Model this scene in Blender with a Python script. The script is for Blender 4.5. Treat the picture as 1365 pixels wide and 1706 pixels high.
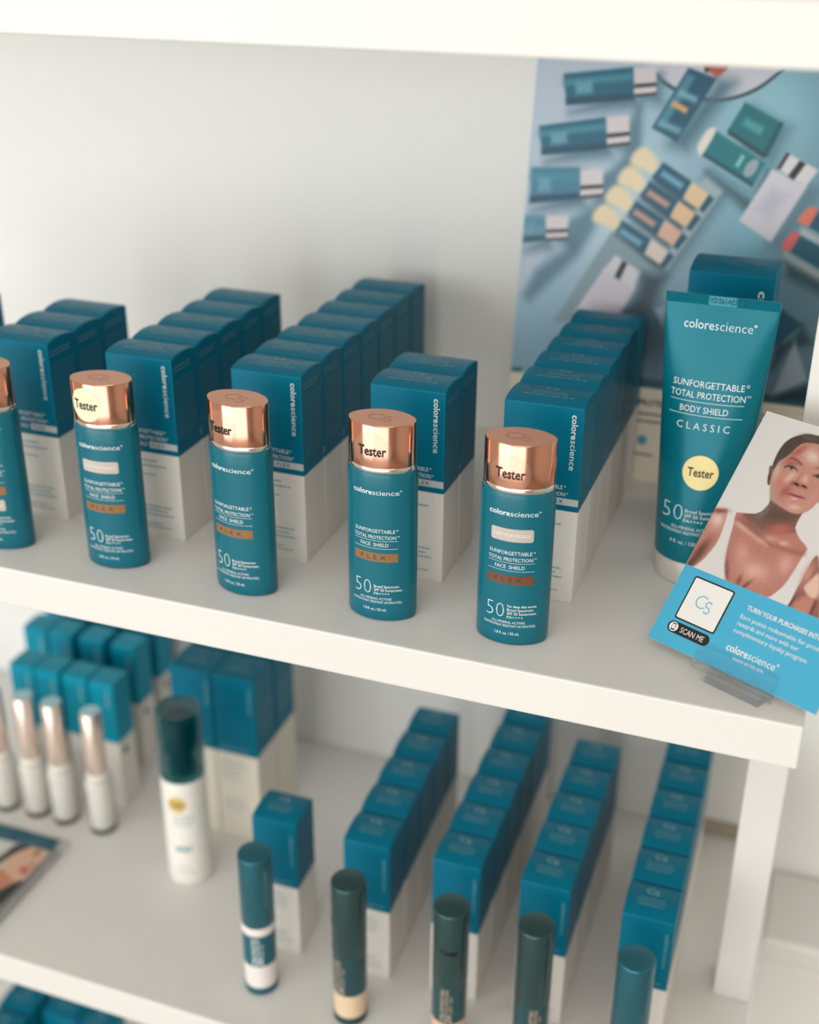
import bpy, math, random
import numpy as np
from mathutils import Vector, Matrix

for o in list(bpy.data.objects):
    bpy.data.objects.remove(o)
random.seed(7)
scene = bpy.context.scene
COL = scene.collection

# ------------------------------------------------------------------ camera
cam_data = bpy.data.cameras.new('camera')
cam = bpy.data.objects.new('camera', cam_data)
COL.objects.link(cam)
scene.camera = cam
CAM = Vector((0.16814, -0.56644, 0.37947))
YAW, PITCH, ROLL = -0.341262, 0.453402, 0.0083427
fw = Vector((math.sin(YAW) * math.cos(PITCH), math.cos(YAW) * math.cos(PITCH), -math.sin(PITCH)))
rt0 = Vector((math.cos(YAW), -math.sin(YAW), 0))
up0 = rt0.cross(fw)
rt = rt0 * math.cos(ROLL) + up0 * math.sin(ROLL)
upv = -rt0 * math.sin(ROLL) + up0 * math.cos(ROLL)
M = Matrix((rt, upv, -fw)).transposed().to_4x4()
M.translation = CAM
cam.matrix_world = M
cam_data.sensor_fit = 'HORIZONTAL'
cam_data.sensor_width = 36.0
cam_data.lens = 36.0 * 2069.6 / 1365.0
cam_data.clip_start = 0.02
cam_data.clip_end = 50
cam_data.dof.use_dof = True
cam_data.dof.focus_distance = 0.700
cam_data.dof.aperture_fstop = 4.2

# ------------------------------------------------------------------ light
world = bpy.data.worlds.new('world')
scene.world = world
world.use_nodes = True
bgn = world.node_tree.nodes['Background']
bgn.inputs['Color'].default_value = (1.0, 0.97, 0.93, 1)
bgn.inputs['Strength'].default_value = 0.25

def area_light(name, loc, target, sx, sy, power, col):
    ld = bpy.data.lights.new(name, 'AREA')
    ld.shape = 'RECTANGLE'; ld.size = sx; ld.size_y = sy
    ld.energy = power; ld.color = col
    lo = bpy.data.objects.new(name, ld)
    COL.objects.link(lo)
    lo.location = loc
    lo.rotation_euler = (Vector(target) - Vector(loc)).to_track_quat('-Z', 'Y').to_euler()
    return lo
area_light('window_daylight', (-1.75, -2.3, 0.22), (0, 0.1, 0.05), 1.4, 2.1, 62, (0.93, 0.975, 1.0))
area_light('front_fill_light', (-0.2, -3.9, 0.0), (-0.1, 0.1, 0.0), 3.2, 2.1, 118, (0.94, 0.98, 1.0))  # broad frontal fill added behind the camera, not a known window
area_light('ceiling_light', (0.25, -1.5, 1.54), (0.25, -0.95, -1.0), 1.6, 0.9, 31, (1.0, 0.975, 0.94))  # ceiling lamp, placed and powered to lighten the shelf tops

vs = scene.view_settings
vs.view_transform = 'Standard'
vs.look = 'None'
vs.gamma = 1.0
vs.use_curve_mapping = False
vs.exposure = -0.89

# ------------------------------------------------------------------ materials
def lin(c):
    return tuple(((v / 255) / 12.92 if v / 255 <= 0.04045 else ((v / 255 + 0.055) / 1.055) ** 2.4) for v in c)

def mat(name, rgb, rough=0.5, metal=0.0, spec=0.5, var=0.04, scale=60.0, bump=0.0, bscale=400.0,
        trans=0.0, ior=1.45, alpha=1.0, coat=0.0):
    m = bpy.data.materials.new(name)
    m.use_nodes = True
    nt = m.node_tree
    b = nt.nodes['Principled BSDF']
    c = lin(rgb)
    tc = nt.nodes.new('ShaderNodeTexCoord')
    nz = nt.nodes.new('ShaderNodeTexNoise')
    nz.inputs['Scale'].default_value = scale
    nz.inputs['Detail'].default_value = 3
    nt.links.new(tc.outputs['Object'], nz.inputs['Vector'])
    mx = nt.nodes.new('ShaderNodeMix'); mx.data_type = 'RGBA'
    mx.inputs[6].default_value = (*[v * (1 - var) for v in c], 1)
    mx.inputs[7].default_value = (*[min(1, v * (1 + var)) for v in c], 1)
    nt.links.new(nz.outputs['Fac'], mx.inputs[0])
    nt.links.new(mx.outputs[2], b.inputs['Base Color'])
    b.inputs['Roughness'].default_value = rough
    b.inputs['Metallic'].default_value = metal
    b.inputs['Specular IOR Level'].default_value = spec
    b.inputs['Transmission Weight'].default_value = trans
    b.inputs['IOR'].default_value = ior
    b.inputs['Alpha'].default_value = alpha
    b.inputs['Coat Weight'].default_value = coat
    b.inputs['Coat Roughness'].default_value = 0.15
    if bump > 0:
        n2 = nt.nodes.new('ShaderNodeTexNoise'); n2.inputs['Scale'].default_value = bscale
        nt.links.new(tc.outputs['Object'], n2.inputs['Vector'])
        bp = nt.nodes.new('ShaderNodeBump'); bp.inputs['Strength'].default_value = bump
        bp.inputs['Distance'].default_value = 0.0005
        nt.links.new(n2.outputs['Fac'], bp.inputs['Height'])
        nt.links.new(bp.outputs['Normal'], b.inputs['Normal'])
    return m

def print_mat(name, rough=0.4):
    m = bpy.data.materials.new(name)
    m.use_nodes = True
    nt = m.node_tree
    b = nt.nodes['Principled BSDF']
    a = nt.nodes.new('ShaderNodeVertexColor'); a.layer_name = 'ink'
    nt.links.new(a.outputs['Color'], b.inputs['Base Color'])
    b.inputs['Roughness'].default_value = rough
    return m

M_WALL = mat('wall_paint', (243, 242, 238), 0.8, var=0.015, scale=3, bump=0.15, bscale=300)
M_ROOM = mat('room_paint', (222, 215, 204), 0.85, var=0.02, scale=2)
M_CEIL = mat('ceiling_paint', (225, 220, 212), 0.85, var=0.02, scale=2)
M_FLOOR = mat('floor_wood', (180, 168, 152), 0.5, var=0.15, scale=4)
M_SHELF = mat('shelf_lacquer', (227, 224, 220), 0.32, var=0.01, scale=8, spec=0.5)
M_TEAL = mat('teal_carton', (0, 108, 136), 0.36, var=0.02, scale=300, spec=0.16)
M_TEALV = mat('teal_carton_vivid', (0, 148, 176), 0.36, var=0.02, scale=300, spec=0.25)
M_WHITE = mat('white_carton', (232, 226, 218), 0.5, var=0.01, scale=200)
M_CREAM = mat('cream_carton', (230, 222, 206), 0.5, var=0.01, scale=200)
M_TEALB = mat('teal_bottle', (0, 102, 120), 0.28, var=0.02, scale=300, spec=0.5)
M_TUBE = mat('teal_tube', (0, 110, 126), 0.30, 0.15, var=0.03, scale=500, spec=0.32)
M_COPPER = mat('copper_cap', (214, 156, 132), 0.14, 1.0, var=0.02, scale=100)
M_COPPERTOP = mat('copper_cap_top', (218, 158, 130), 0.40, 0.35, var=0.02, scale=100)
M_SILVER = mat('silver_collar', (222, 218, 214), 0.18, 1.0)
M_INKW = mat('white_ink', (226, 232, 232), 0.5)
M_INKP = mat('pale_teal_ink', (104, 158, 172), 0.5)
M_INKL = mat('lid_ink', (128, 170, 178), 0.5)
M_INKT = mat('teal_ink', (90, 140, 152), 0.5)
M_INKD = mat('dark_teal_ink', (32, 66, 76), 0.5)
M_INKG = mat('cap_emblem_ink', (176, 130, 110), 0.4, 0.4)
M_BLACK = mat('black_ink', (22, 20, 20), 0.5)
M_TAN = mat('tan_shade', (146, 102, 62), 0.45)
M_BROWN = mat('brown_shade', (116, 70, 44), 0.45)
M_BAND = mat('grey_band', (196, 200, 202), 0.45)
M_LILAC = mat('resale_sticker', (194, 182, 172), 0.5)
M_CLEARST = mat('clear_sticker', (240, 200, 180), 0.25, alpha=0.13)
M_YELLOW = mat('cream_sticker', (242, 232, 196), 0.5)
M_YELLOW2 = mat('yellow_sticker', (246, 226, 160), 0.5)
M_SEAL = mat('tube_seal', (20, 128, 146), 0.28, 0.3, var=0.03, scale=500, spec=0.6)
M_PEARL = mat('pearl_cap', (206, 202, 194), 0.35, 0.15, var=0.02)
M_ACRYL = mat('clear_acrylic', (246, 250, 252), 0.08, trans=1.0, ior=1.35, var=0.0, alpha=0.55)
M_GLASS = mat('clear_glass', (246, 250, 250), 0.05, trans=1.0, ior=1.35, var=0.0, alpha=0.5)
M_CAPDK = mat('teal_metal_dark', (62, 92, 94), 0.30, 0.7, var=0.03, scale=400)
M_CAPA = mat('teal_metal_mid', (48, 108, 124), 0.30, 0.55, var=0.03, scale=400)
M_LABEL = mat('teal_label', (0, 92, 108), 0.35)
M_LABELD = mat('dark_label', (30, 72, 80), 0.22)
M_POWW = mat('white_powder', (236, 226, 222), 0.5)
M_POWB = mat('beige_powder', (226, 198, 166), 0.5)
M_POWP = mat('peach_powder', (224, 184, 156), 0.5)
M_TANINK = mat('tan_ink', (186, 168, 146), 0.5)
M_BODYW = mat('white_plastic', (238, 233, 224), 0.35)
M_TEALGL = mat('teal_clear_plastic', (0, 132, 146), 0.06, trans=0.9, ior=1.3, var=0.0, alpha=0.6)
M_DARKT = mat('dark_teal_plastic', (6, 50, 60), 0.4)
M_GOLDST = mat('gold_sticker', (214, 184, 104), 0.4)
M_ROSE = mat('rose_gold_cap', (232, 214, 202), 0.24, 0.8, var=0.03)
M_BLUEDISC = mat('pale_blue_top', (168, 206, 216), 0.2, 0.5)
M_CARDW = mat('card_stock', (226, 222, 218), 0.5)
M_BLUE = mat('sky_blue_print', (66, 164, 198), 0.42)
M_POSTER = print_mat('poster_print', 0.45)
M_CARDP = print_mat('portrait_print', 0.4)
M_LEAFP = print_mat('leaflet_print', 0.3)
M_BEIGE = mat('beige_print', (244, 232, 212), 0.45)
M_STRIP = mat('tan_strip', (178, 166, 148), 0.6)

# ------------------------------------------------------------------ helpers
def tag(o, label, cat, group=None):
    o['label'] = label; o['category'] = cat
    if group: o['group'] = group
    return o

def mesh_obj(name, verts, faces, material, parent=None, smooth=False, loc=None):
    me = bpy.data.meshes.new(name)
    me.from_pydata([tuple(map(float, v)) for v in verts], [], [tuple(map(int, f)) for f in faces])
    me.materials.append(material)
    if smooth:
        me.polygons.foreach_set('use_smooth', [True] * len(me.polygons))
    me.update()
    o = bpy.data.objects.new(name, me)
    COL.objects.link(o)
    if parent: o.parent = parent
    if loc: o.location = loc
    return o

def bevel(o, w, seg=2, ang=30):
    b = o.modifiers.new('bevel', 'BEVEL'); b.width = w; b.segments = seg
    b.limit_method = 'ANGLE'; b.angle_limit = math.radians(ang)
    return o

def thing(name, label, cat, loc=(0, 0, 0), rz=0.0, group=None):
    o = bpy.data.objects.new(name, None)
    o.empty_display_size = 0.01
    COL.objects.link(o)
    o.location = loc; o.rotation_euler = (0, 0, rz)
    return tag(o, label, cat, group)

def copy_tree(o, parent=None):
    c = o.copy(); COL.objects.link(c)
    if parent: c.parent = parent
    for ch in list(o.children): copy_tree(ch, c)
    return c

def box_vf(x0, x1, y0, y1, z0, z1):
    v = [(x0, y0, z0), (x1, y0, z0), (x1, y1, z0), (x0, y1, z0), (x0, y0, z1), (x1, y0, z1), (x1, y1, z1), (x0, y1, z1)]
    f = [(0, 3, 2, 1), (4, 5, 6, 7), (0, 1, 5, 4), (1, 2, 6, 5), (2, 3, 7, 6), (3, 0, 4, 7)]
    return v, f

def box(name, x0, x1, y0, y1, z0, z1, m, parent=None, bev=0.0):
    o = mesh_obj(name, *box_vf(x0, x1, y0, y1, z0, z1), m, parent)
    if bev: bevel(o, bev)
    return o

def smooth_angle(o, deg=35):
    me = o.data
    me.polygons.foreach_set('use_smooth', [True] * len(me.polygons))
    me.set_sharp_from_angle(angle=math.radians(deg))
    return o

def rings_vf(rings, cap0=True, cap1=True):
    n = len(rings[0]); v = []; f = []
    for r in rings: v += list(r)
    for k in range(len(rings) - 1):
        for i in range(n):
            j = (i + 1) % n
            f.append((k * n + i, k * n + j, (k + 1) * n + j, (k + 1) * n + i))
    if cap0: f.append(tuple(range(n - 1, -1, -1)))
    if cap1: f.append(tuple((len(rings) - 1) * n + i for i in range(n)))
    return v, f

def lathe(name, prof, m, parent=None, n=72, deg=35, cap0=True, cap1=True, cx=0.0, cy=0.0):
    rings = [[(cx + r * math.cos(2 * math.pi * i / n), cy + r * math.sin(2 * math.pi * i / n), z) for i in range(n)] for r, z in prof]
    o = mesh_obj(name, *rings_vf(rings, cap0, cap1), m, parent)
    return smooth_angle(o, deg)

# --- lettering: outlines of the built-in font as flat meshes (x, z), in mm
_tcache = {}
def glyphs(s, bold=0.0, track=1.0):
    key = (s, bold, track)
    if key in _tcache: return _tcache[key]
    cu = bpy.data.curves.new('t', 'FONT')
    cu.body = s; cu.size = 1.0; cu.offset = bold; cu.space_character = track
    cu.resolution_u = 2; cu.fill_mode = 'FRONT'
    ob = bpy.data.objects.new('t', cu)
    me = bpy.data.meshes.new_from_object(ob)
    v = np.array([p.co[:2] for p in me.vertices]).reshape(-1, 2)
    f = [tuple(p.vertices) for p in me.polygons]
    bpy.data.objects.remove(ob); bpy.data.curves.remove(cu); bpy.data.meshes.remove(me)
    _tcache[key] = (v, f)
    return v, f
CAPH = glyphs('H')[0][:, 1].max()

class Ink:
    """collects flat print in a 2-D sheet (mm)"""
    def __init__(s): s.v = []; s.f = []; s.many = False
    def add(s, v, f):
        b = len(s.v); s.v += [tuple(p) for p in v]; s.f += [tuple(i + b for i in q) for q in f]; return s
    def text(s, t, x0, x1, zb, cap, bold=0.0, track=1.0):
        v, f = glyphs(t, bold, track)
        w = v[:, 0].max() - v[:, 0].min()
        sx = (x1 - x0) / w
        s.add(np.stack([(v[:, 0] - v[:, 0].min()) * sx + x0, v[:, 1] * cap / CAPH + zb], 1), f)
        return s
    def rect(s, x0, x1, z0, z1, nx=1):
        v = []; f = []
        for i in range(nx + 1):
            x = x0 + (x1 - x0) * i / nx
            v += [(x, z0), (x, z1)]
        for i in range(nx): f.append((2 * i, 2 * i + 2, 2 * i + 3, 2 * i + 1))
        return s.add(v, f)
    def disc(s, x, z, r, n=32, rz=None):
        rz = rz or r
        # rows of strips so that it bends well over a curved face
        v = []; f = []
        for i in range(n + 1):
            a = math.pi * i / n
            v += [(x - r * math.cos(a), z - rz * math.sin(a)), (x - r * math.cos(a), z + rz * math.sin(a))]
        for i in range(n): f.append((2 * i, 2 * i + 2, 2 * i + 3, 2 * i + 1))
        return s.add(v, f)
    def rrect(s, x0, x1, z0, z1, r, n=6):
        xs = [(x0 + r - r * math.cos(math.pi / 2 * i / n), r - r * math.sin(math.pi / 2 * i / n)) for i in range(n + 1)]
        m = [(x0 + r + (x1 - x0 - 2 * r) * i / 10, 0) for i in range(1, 10)]
        xs = xs + m + [(x1 + x0 - x, d) for x, d in reversed(xs)]
        v = []; f = []
        for x, d in xs: v += [(x, z0 + d), (x, z1 - d)]
        for i in range(len(xs) - 1): f.append((2 * i, 2 * i + 2, 2 * i + 3, 2 * i + 1))
        return s.add(v, f)
    def ring(s, x, z, r, w, n=40, a0=0.0, a1=2 * math.pi):
        v = []; f = []
        for i in range(n + 1):
            a = a0 + (a1 - a0) * i / n
            v += [(x + (r - w) * math.cos(a), z + (r - w) * math.sin(a)), (x + r * math.cos(a), z + r * math.sin(a))]
        for i in range(n): f.append((2 * i, 2 * i + 1, 2 * i + 3, 2 * i + 2))
        return s.add(v, f)
    def dashes(s, x0, x1, z0, z1, rows, h, rnd, ragged=0.3, word=(1.0, 3.2)):
        s.many = True
        for k in range(rows):
            z = z1 - (z1 - z0) * (k + 0.5) / rows
            x = x0; end = x1 - rnd.random() * ragged * (x1 - x0)
            while x < end:
                w = min(rnd.uniform(*word), end - x)
                if w > 0.2: s.rect(x, x + w, z - h / 2, z + h / 2)
                x += w + 0.45
        return s
    def emblem(s, x, z, h, w=0.12):
        # interlocked C and S
        r = h * 0.42
        s.ring(x - r * 0.55, z + h * 0.12, r, h * w, 28, math.radians(50), math.radians(320))
        q = r * 0.52
        s.ring(x + r * 0.62, z + h * 0.12, q, h * w, 18, math.radians(30), math.radians(270))
        s.ring(x + r * 0.62, z + h * 0.12 - 2 * q + h * w, q, h * w, 18, math.radians(-150), math.radians(90))
        return s
    def logo(s, x0, x1, zb, cap, reg=True, heavy=0.018, light=0.0):
        k = x0 + (x1 - x0) * 0.45
        s.text('colore', x0, k - 0.01 * (x1 - x0), zb, cap, bold=heavy)
        s.text('science', k + 0.005 * (x1 - x0), x1, zb, cap, bold=light)
        if reg: s.ring(x1 + 0.03 * (x1 - x0), zb + cap * 0.85, cap * 0.16, cap * 0.09, 12)
        return s
    def build(s, name, m, parent, fn):
        v = [fn(x * 0.001, z * 0.001) for x, z in s.v]
        o = mesh_obj(name, v, s.f, m, parent)
        if s.many: o['kind'] = 'stuff'      # illegible fine print
        return o

def rot_ink(ink, x, z):
    """turn a sheet clockwise (reading downward) and put its origin at x, z"""
    r = Ink(); r.v = [(x + b, z - a) for a, b in ink.v]; r.f = ink.f
    return r

def front_plane(y): return lambda x, z: (x, y, z)
def side_plane(xx): return lambda u, z: (xx, u, z)

# --- printed pictures: coloured grids
def catmull(p):
    n = len(p); r = []
    for i in range(n):
        a, b, c, d = p[i - 1], p[i], p[(i + 1) % n], p[(i + 2) % n]
        for t in (0, .25, .5, .75):
            r.append(0.5 * (2 * b + (c - a) * t + (2 * a - 5 * b + 4 * c - d) * t * t + (3 * b - a - 3 * c + d) * t ** 3))
    return np.array(r)

def rasterise(art, U, V, base):
    img = np.empty(U.shape + (3,)); img[:] = base
    for s in art:
        kind, soft, col, q = s[:4]
        p = np.array(q, float).reshape(-1, 2)
        col = np.array(col, float)
        if kind == 'g':
            c = p[0]; A = np.stack([p[1] - c, p[2] - c], 1)
            try: Ai = np.linalg.inv(A)
            except np.linalg.LinAlgError: continue
            x = Ai[0, 0] * (U - c[0]) + Ai[0, 1] * (V - c[1]); y = Ai[1, 0] * (U - c[0]) + Ai[1, 1] * (V - c[1])
            a = np.exp(-(x * x + y * y) * 1.1)
            img += (col - img) * a[..., None]
            continue
        if len(s) > 4: p = catmull(p)
        m = soft + 0.5
        msk = (U > p[:, 0].min() - m) & (U < p[:, 0].max() + m) & (V > p[:, 1].min() - m) & (V < p[:, 1].max() + m)
        if not msk.any(): continue
        x = U[msk]; y = V[msk]
        d2 = np.full(x.shape, 1e9); ins = np.zeros(x.shape, bool)
        for i in range(len(p)):
            (ax, ay), (bx, by) = p[i - 1], p[i]
            ex, ey = bx - ax, by - ay
            L = ex * ex + ey * ey + 1e-12
            t = np.clip(((x - ax) * ex + (y - ay) * ey) / L, 0, 1)
            d2 = np.minimum(d2, (x - ax - t * ex) ** 2 + (y - ay - t * ey) ** 2)
            if by != ay:
                ins ^= ((ay > y) != (by > y)) & (x < ax + (y - ay) * ex / ey)
        sd = np.sqrt(d2) * np.where(ins, 1, -1)
        t = np.clip((sd + soft) / (2 * soft + 1e-9), 0, 1); a = t * t * (3 - 2 * t)
        img[msk] += (col - img[msk]) * a[:, None]
    return img

def picture(name, art, w, h, step, base, m, parent, gain=1.0, v0=0.0, extra=None):
    """flat printed sheet w x h mm in the x-z plane of its parent, lower edge at v0"""
    nu, nv = int(round(w / step)), int(round(h / step))
    us = np.linspace(0, w, nu + 1); vs_ = np.linspace(v0, v0 + h, nv + 1)
    U, V = np.meshgrid(us, vs_)
    b = base(U, V) if callable(base) else np.array(base, float)
    img = rasterise(art, U, V, b)
    if extra is not None: img = extra(U, V, img)
    c = np.clip(img / 255 * gain, 0, 1)
    c = np.where(c <= 0.04045, c / 12.92, ((c + 0.055) / 1.055) ** 2.4)
    verts = np.stack([U.ravel() * 0.001, np.zeros(U.size), V.ravel() * 0.001], 1)
    idx = np.arange((nu + 1) * (nv + 1)).reshape(nv + 1, nu + 1)
    f = np.stack([idx[:-1, :-1], idx[:-1, 1:], idx[1:, 1:], idx[1:, :-1]], -1).reshape(-1, 4)
    me = bpy.data.meshes.new(name)
    me.from_pydata(verts.tolist(), [], f.tolist())
    at = me.color_attributes.new('ink', 'FLOAT_COLOR', 'POINT')
    at.data.foreach_set('color', np.concatenate([c.reshape(-1, 3), np.ones((U.size, 1))], 1).astype(np.float32).ravel())
    me.materials.append(m)
    o = bpy.data.objects.new(name, me); COL.objects.link(o); o.parent = parent
    return o
ORD = ['first', 'second', 'third', 'fourth', 'fifth', 'sixth', 'seventh', 'eighth']
Z2 = -0.3517
ART_CARD = [
('p',0.5,(186,122,108),[13.1,85.7,19.0,87.1,24.3,88.7,26.9,90.4,28.1,96.0,46.2,98.5,47.1,92.7,48.6,87.5,53.7,83.7,59.6,80.0,59.5,75.9,58.9,65.7,57.7,56.6,55.4,51.0,52.3,46.7,44.7,45.9,36.4,46.2,28.6,46.8,25.4,48.9,22.7,52.6,19.6,59.6,16.7,68.9,14.8,77.9],1),
('g',0,(222,170,156),[38.6,57.6,46.9,59.6,41.5,52.0]),
('g',0,(214,152,138),[27.3,64.7,31.0,66.8,30.6,58.5]),
('g',0,(226,178,162),[36.5,77.1,41.0,78.9,37.7,74.9]),
('g',0,(228,180,164),[46.3,77.5,49.1,78.6,47.2,75.8]),
('g',0,(214,160,148),[52.9,67.3,56.7,70.1,55.7,61.8]),
('p',3,(150,84,72),[43.6,75.1,47.8,74.7,54.8,75.1,59.1,76.1,58.4,76.8,51.8,75.9,45.1,76.0],1),
('p',3,(158,92,80),[15.3,80.9,23.1,79.3,31.4,76.6,39.2,74.5,43.0,74.9,36.8,76.6,26.8,80.0,17.3,82.3],1),
('p',2,(226,178,164),[15.6,80.3,22.8,78.5,31.1,75.8,38.4,73.5,30.8,75.0,23.0,76.8,16.5,78.6],1),
('g',0,(120,64,54),[38.1,48.3,40.3,51.8,38.0,45.9]),
('g',0,(140,80,68),[33.4,49.4,34.5,51.2,34.3,46.4]),
('g',0,(140,84,74),[24.4,51.9,25.6,52.4,28.6,44.1]),
('p',9,(88,62,50),[23.0,87.2,27.0,90.1,28.4,95.4,33.8,96.7,40.9,94.5,46.8,97.3,47.1,92.7,40.2,90.8,36.0,85.8,31.5,82.8],1),
('g',0,(84,66,54),[29.4,88.2,33.7,87.7,31.2,83.4]),
('g',0,(190,110,96),[44.1,89.6,46.9,90.6,45.9,86.1]),
('p',0.5,(190,128,112),[-2.3,77.9,-0.5,82.4,3.3,83.5,6.8,85.1,8.8,80.6,10.1,73.4,10.8,68.1,10.7,63.1,9.6,57.8,8.2,53.1,6.5,49.6,5.0,47.3,1.5,47.0,0.2,49.3,-0.7,60.1],1),
('g',0,(232,196,180),[4.3,77.5,8.5,79.1,6.6,72.0]),
('g',0,(84,56,44),[2.9,49.6,6.6,57.4,3.4,44.9]),
('g',0,(110,64,52),[4.2,57.8,7.1,63.1,5.0,52.5]),
('g',0,(150,72,60),[3.0,82.7,7.8,84.4,3.8,81.2]),
('p',0.5,(150,94,80),[65.6,76.5,69.2,75.1,83.8,45.9,79.2,45.9,65.2,45.8,65.1,48.4,65.0,56.3,65.4,65.7],1),
('g',0,(196,140,126),[66.7,66.9,69.0,71.1,68.1,60.2]),
('g',0,(70,46,38),[65.7,48.7,66.7,53.0,65.7,46.0]),
('p',2,(196,128,112),[69.7,45.8,67.3,48.0,69.1,53.3,73.2,56.4,77.2,56.1,77.8,49.8,76.5,46.1],1),
('p',1,(232,190,172),[68.2,59.5,69.7,64.8,72.3,69.1,78.2,57.1,76.0,55.9,72.9,55.9,71.1,56.8],1),
('g',0,(100,60,50),[77.8,51.1,78.2,55.2,78.9,46.4]),
('p',1,(150,92,78),[27.6,98.5,27.8,95.8,26.1,90.9,23.3,88.2,17.1,86.4,18.5,83.8,28.5,82.8,39.1,82.1,49.4,86.0,48.3,88.3,47.7,91.9,47.8,97.9,42.8,99.8,34.1,99.0],1),
('p',10,(78,64,54),[27.8,97.7,27.5,93.8,24.8,89.0,24.0,86.8,30.4,86.3,39.0,87.6,44.7,90.7,47.1,94.9,47.8,97.9,40.0,96.4,32.7,97.1],1),
('g',0,(186,104,90),[40.6,84.5,46.3,87.6,42.2,81.4]),
('g',0,(120,110,98),[26.6,90.1,28.2,95.0,29.2,88.7]),
('p',0.4,(226,221,217),[-2.7,110.1,16.2,116.6,23.8,104.8,26.4,100.5,27.6,98.2,27.8,95.4,26.2,90.8,23.4,88.1,17.2,86.3,13.4,85.4,9.5,85.8]),
('p',0.4,(226,221,217),[48.0,97.8,47.8,91.9,48.3,88.4,51.0,85.7,54.5,83.0,65.8,79.4,75.1,79.5,59.7,110.6,53.1,106.1,51.8,102.4,49.6,98.8]),
('p',0.5,(74,62,52),[19.1,117.6,18.4,122.1,18.3,127.9,19.4,133.1,22.0,137.1,25.7,139.9,29.8,141.8,35.6,142.4,37.5,142.8,40.5,136.7,38.1,137.5,33.2,136.9,29.3,135.4,27.2,132.3,25.9,128.5,23.8,124.4,21.7,121.3,21.3,117.4,21.0,115.3,21.3,112.1],1),
('g',0,(98,82,68),[30.8,139.7,35.2,140.1,31.7,138.0]),
('p',0.3,(120,84,70),[17.7,116.6,18.6,117.6,20.4,116.1,21.7,112.2,22.3,109.1,23.2,107.0,22.4,106.2,21.3,107.0,20.0,109.7,19.0,113.2],1),
('g',0,(60,36,30),[20.7,110.9,20.9,111.9,21.7,108.9]),
('p',0.4,(196,138,120),[21.3,112.1,21.3,117.4,21.7,121.3,23.8,124.4,25.9,128.5,27.2,132.3,29.3,135.4,33.1,137.0,38.0,137.6,40.9,137.7,55.8,107.8,53.0,106.3,51.7,102.6,49.5,99.0,46.3,96.4,42.2,95.6,37.2,96.4,32.1,97.4,28.2,98.8,26.0,101.3,23.8,105.8],1),
('g',0,(226,196,182),[38.1,129.7,42.8,130.3,40.2,125.7]),
('g',0,(170,96,80),[29.0,130.5,32.7,134.1,28.9,127.1]),
('g',0,(200,176,164),[23.2,114.7,24.2,117.4,24.7,109.9]),
('g',0,(176,150,140),[27.3,102.2,28.4,103.6,29.7,98.4]),
('g',0,(200,118,108),[28.3,110.2,30.6,112.0,29.8,106.5]),
('g',0,(224,180,164),[31.6,114.7,34.3,116.6,31.8,111.4]),
('g',0,(160,92,78),[33.1,106.2,35.6,108.5,34.0,102.7]),
('g',0,(176,108,94),[36.5,115.9,37.2,119.0,36.3,112.5]),
('g',0,(226,172,154),[40.3,116.3,41.9,116.8,41.2,113.8]),
('g',0,(222,172,156),[42.2,99.1,46.6,100.3,42.8,97.0]),
('g',0,(206,140,132),[49.5,109.7,51.2,110.8,51.3,106.2]),
('g',0,(196,150,134),[48.7,104.3,49.9,107.1,49.5,100.9]),
('g',0,(170,98,84),[28.4,122.6,32.8,123.2,28.5,120.8]),
('p',1.0,(132,72,62),[25.4,124.5,26.9,125.7,29.5,126.0,32.8,124.9,34.9,123.4,33.5,123.4,30.8,124.4,27.8,124.7,25.8,124.1],1),
('p',1.2,(150,92,80),[42.4,123.9,44.2,125.2,46.1,125.6,46.5,124.8,44.5,124.2],1),
('p',1.0,(120,72,62),[25.8,119.1,26.7,120.6,29.2,121.2,31.7,120.7,34.0,119.2,32.5,119.3,30.2,119.2,27.9,119.1],1),
('p',0.5,(196,176,164),[27.2,119.1,28.7,120.3,31.1,120.2,33.5,119.2,31.3,118.9,29.1,118.7],1),
('g',0,(50,38,34),[29.8,119.9,31.0,120.2,30.3,118.9]),
('p',0.5,(60,40,36),[25.9,119.0,27.2,120.4,29.3,121.0,31.8,120.6,33.5,119.4,31.5,120.1,29.3,120.5,27.4,120.0],1),
('p',0.8,(90,60,52),[42.8,119.5,44.5,120.6,47.6,121.6,48.2,120.4,46.5,119.4,44.5,119.6],1),
('g',0,(45,36,32),[46.1,120.2,47.2,120.6,46.5,119.3]),
('p',1.4,(150,84,70),[33.7,111.9,34.3,113.0,37.0,113.0,40.3,112.8,43.2,112.4,43.7,111.4,41.4,111.5,39.0,110.9,36.2,111.1,34.7,110.8],1),
('p',0.5,(46,22,18),[35.3,112.1,36.7,112.7,38.4,112.1,38.4,111.2,36.6,111.5],1),
('p',0.5,(46,22,18),[40.1,112.2,41.7,112.8,43.3,111.7,41.8,111.6],1),
('p',0.7,(186,106,104),[33.2,105.1,34.7,106.8,37.0,106.7,40.2,106.6,43.8,106.7,45.9,105.8,44.4,104.6,41.6,102.2,38.4,102.2,35.7,103.4],1),
('g',0,(226,168,164),[39.9,103.7,43.3,104.2,40.1,102.4]),
('p',0.4,(100,46,46),[33.7,105.1,37.0,105.8,39.8,105.8,42.4,105.9,45.4,105.9,42.3,105.3,39.7,105.0,36.9,105.2],1),
]
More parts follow.
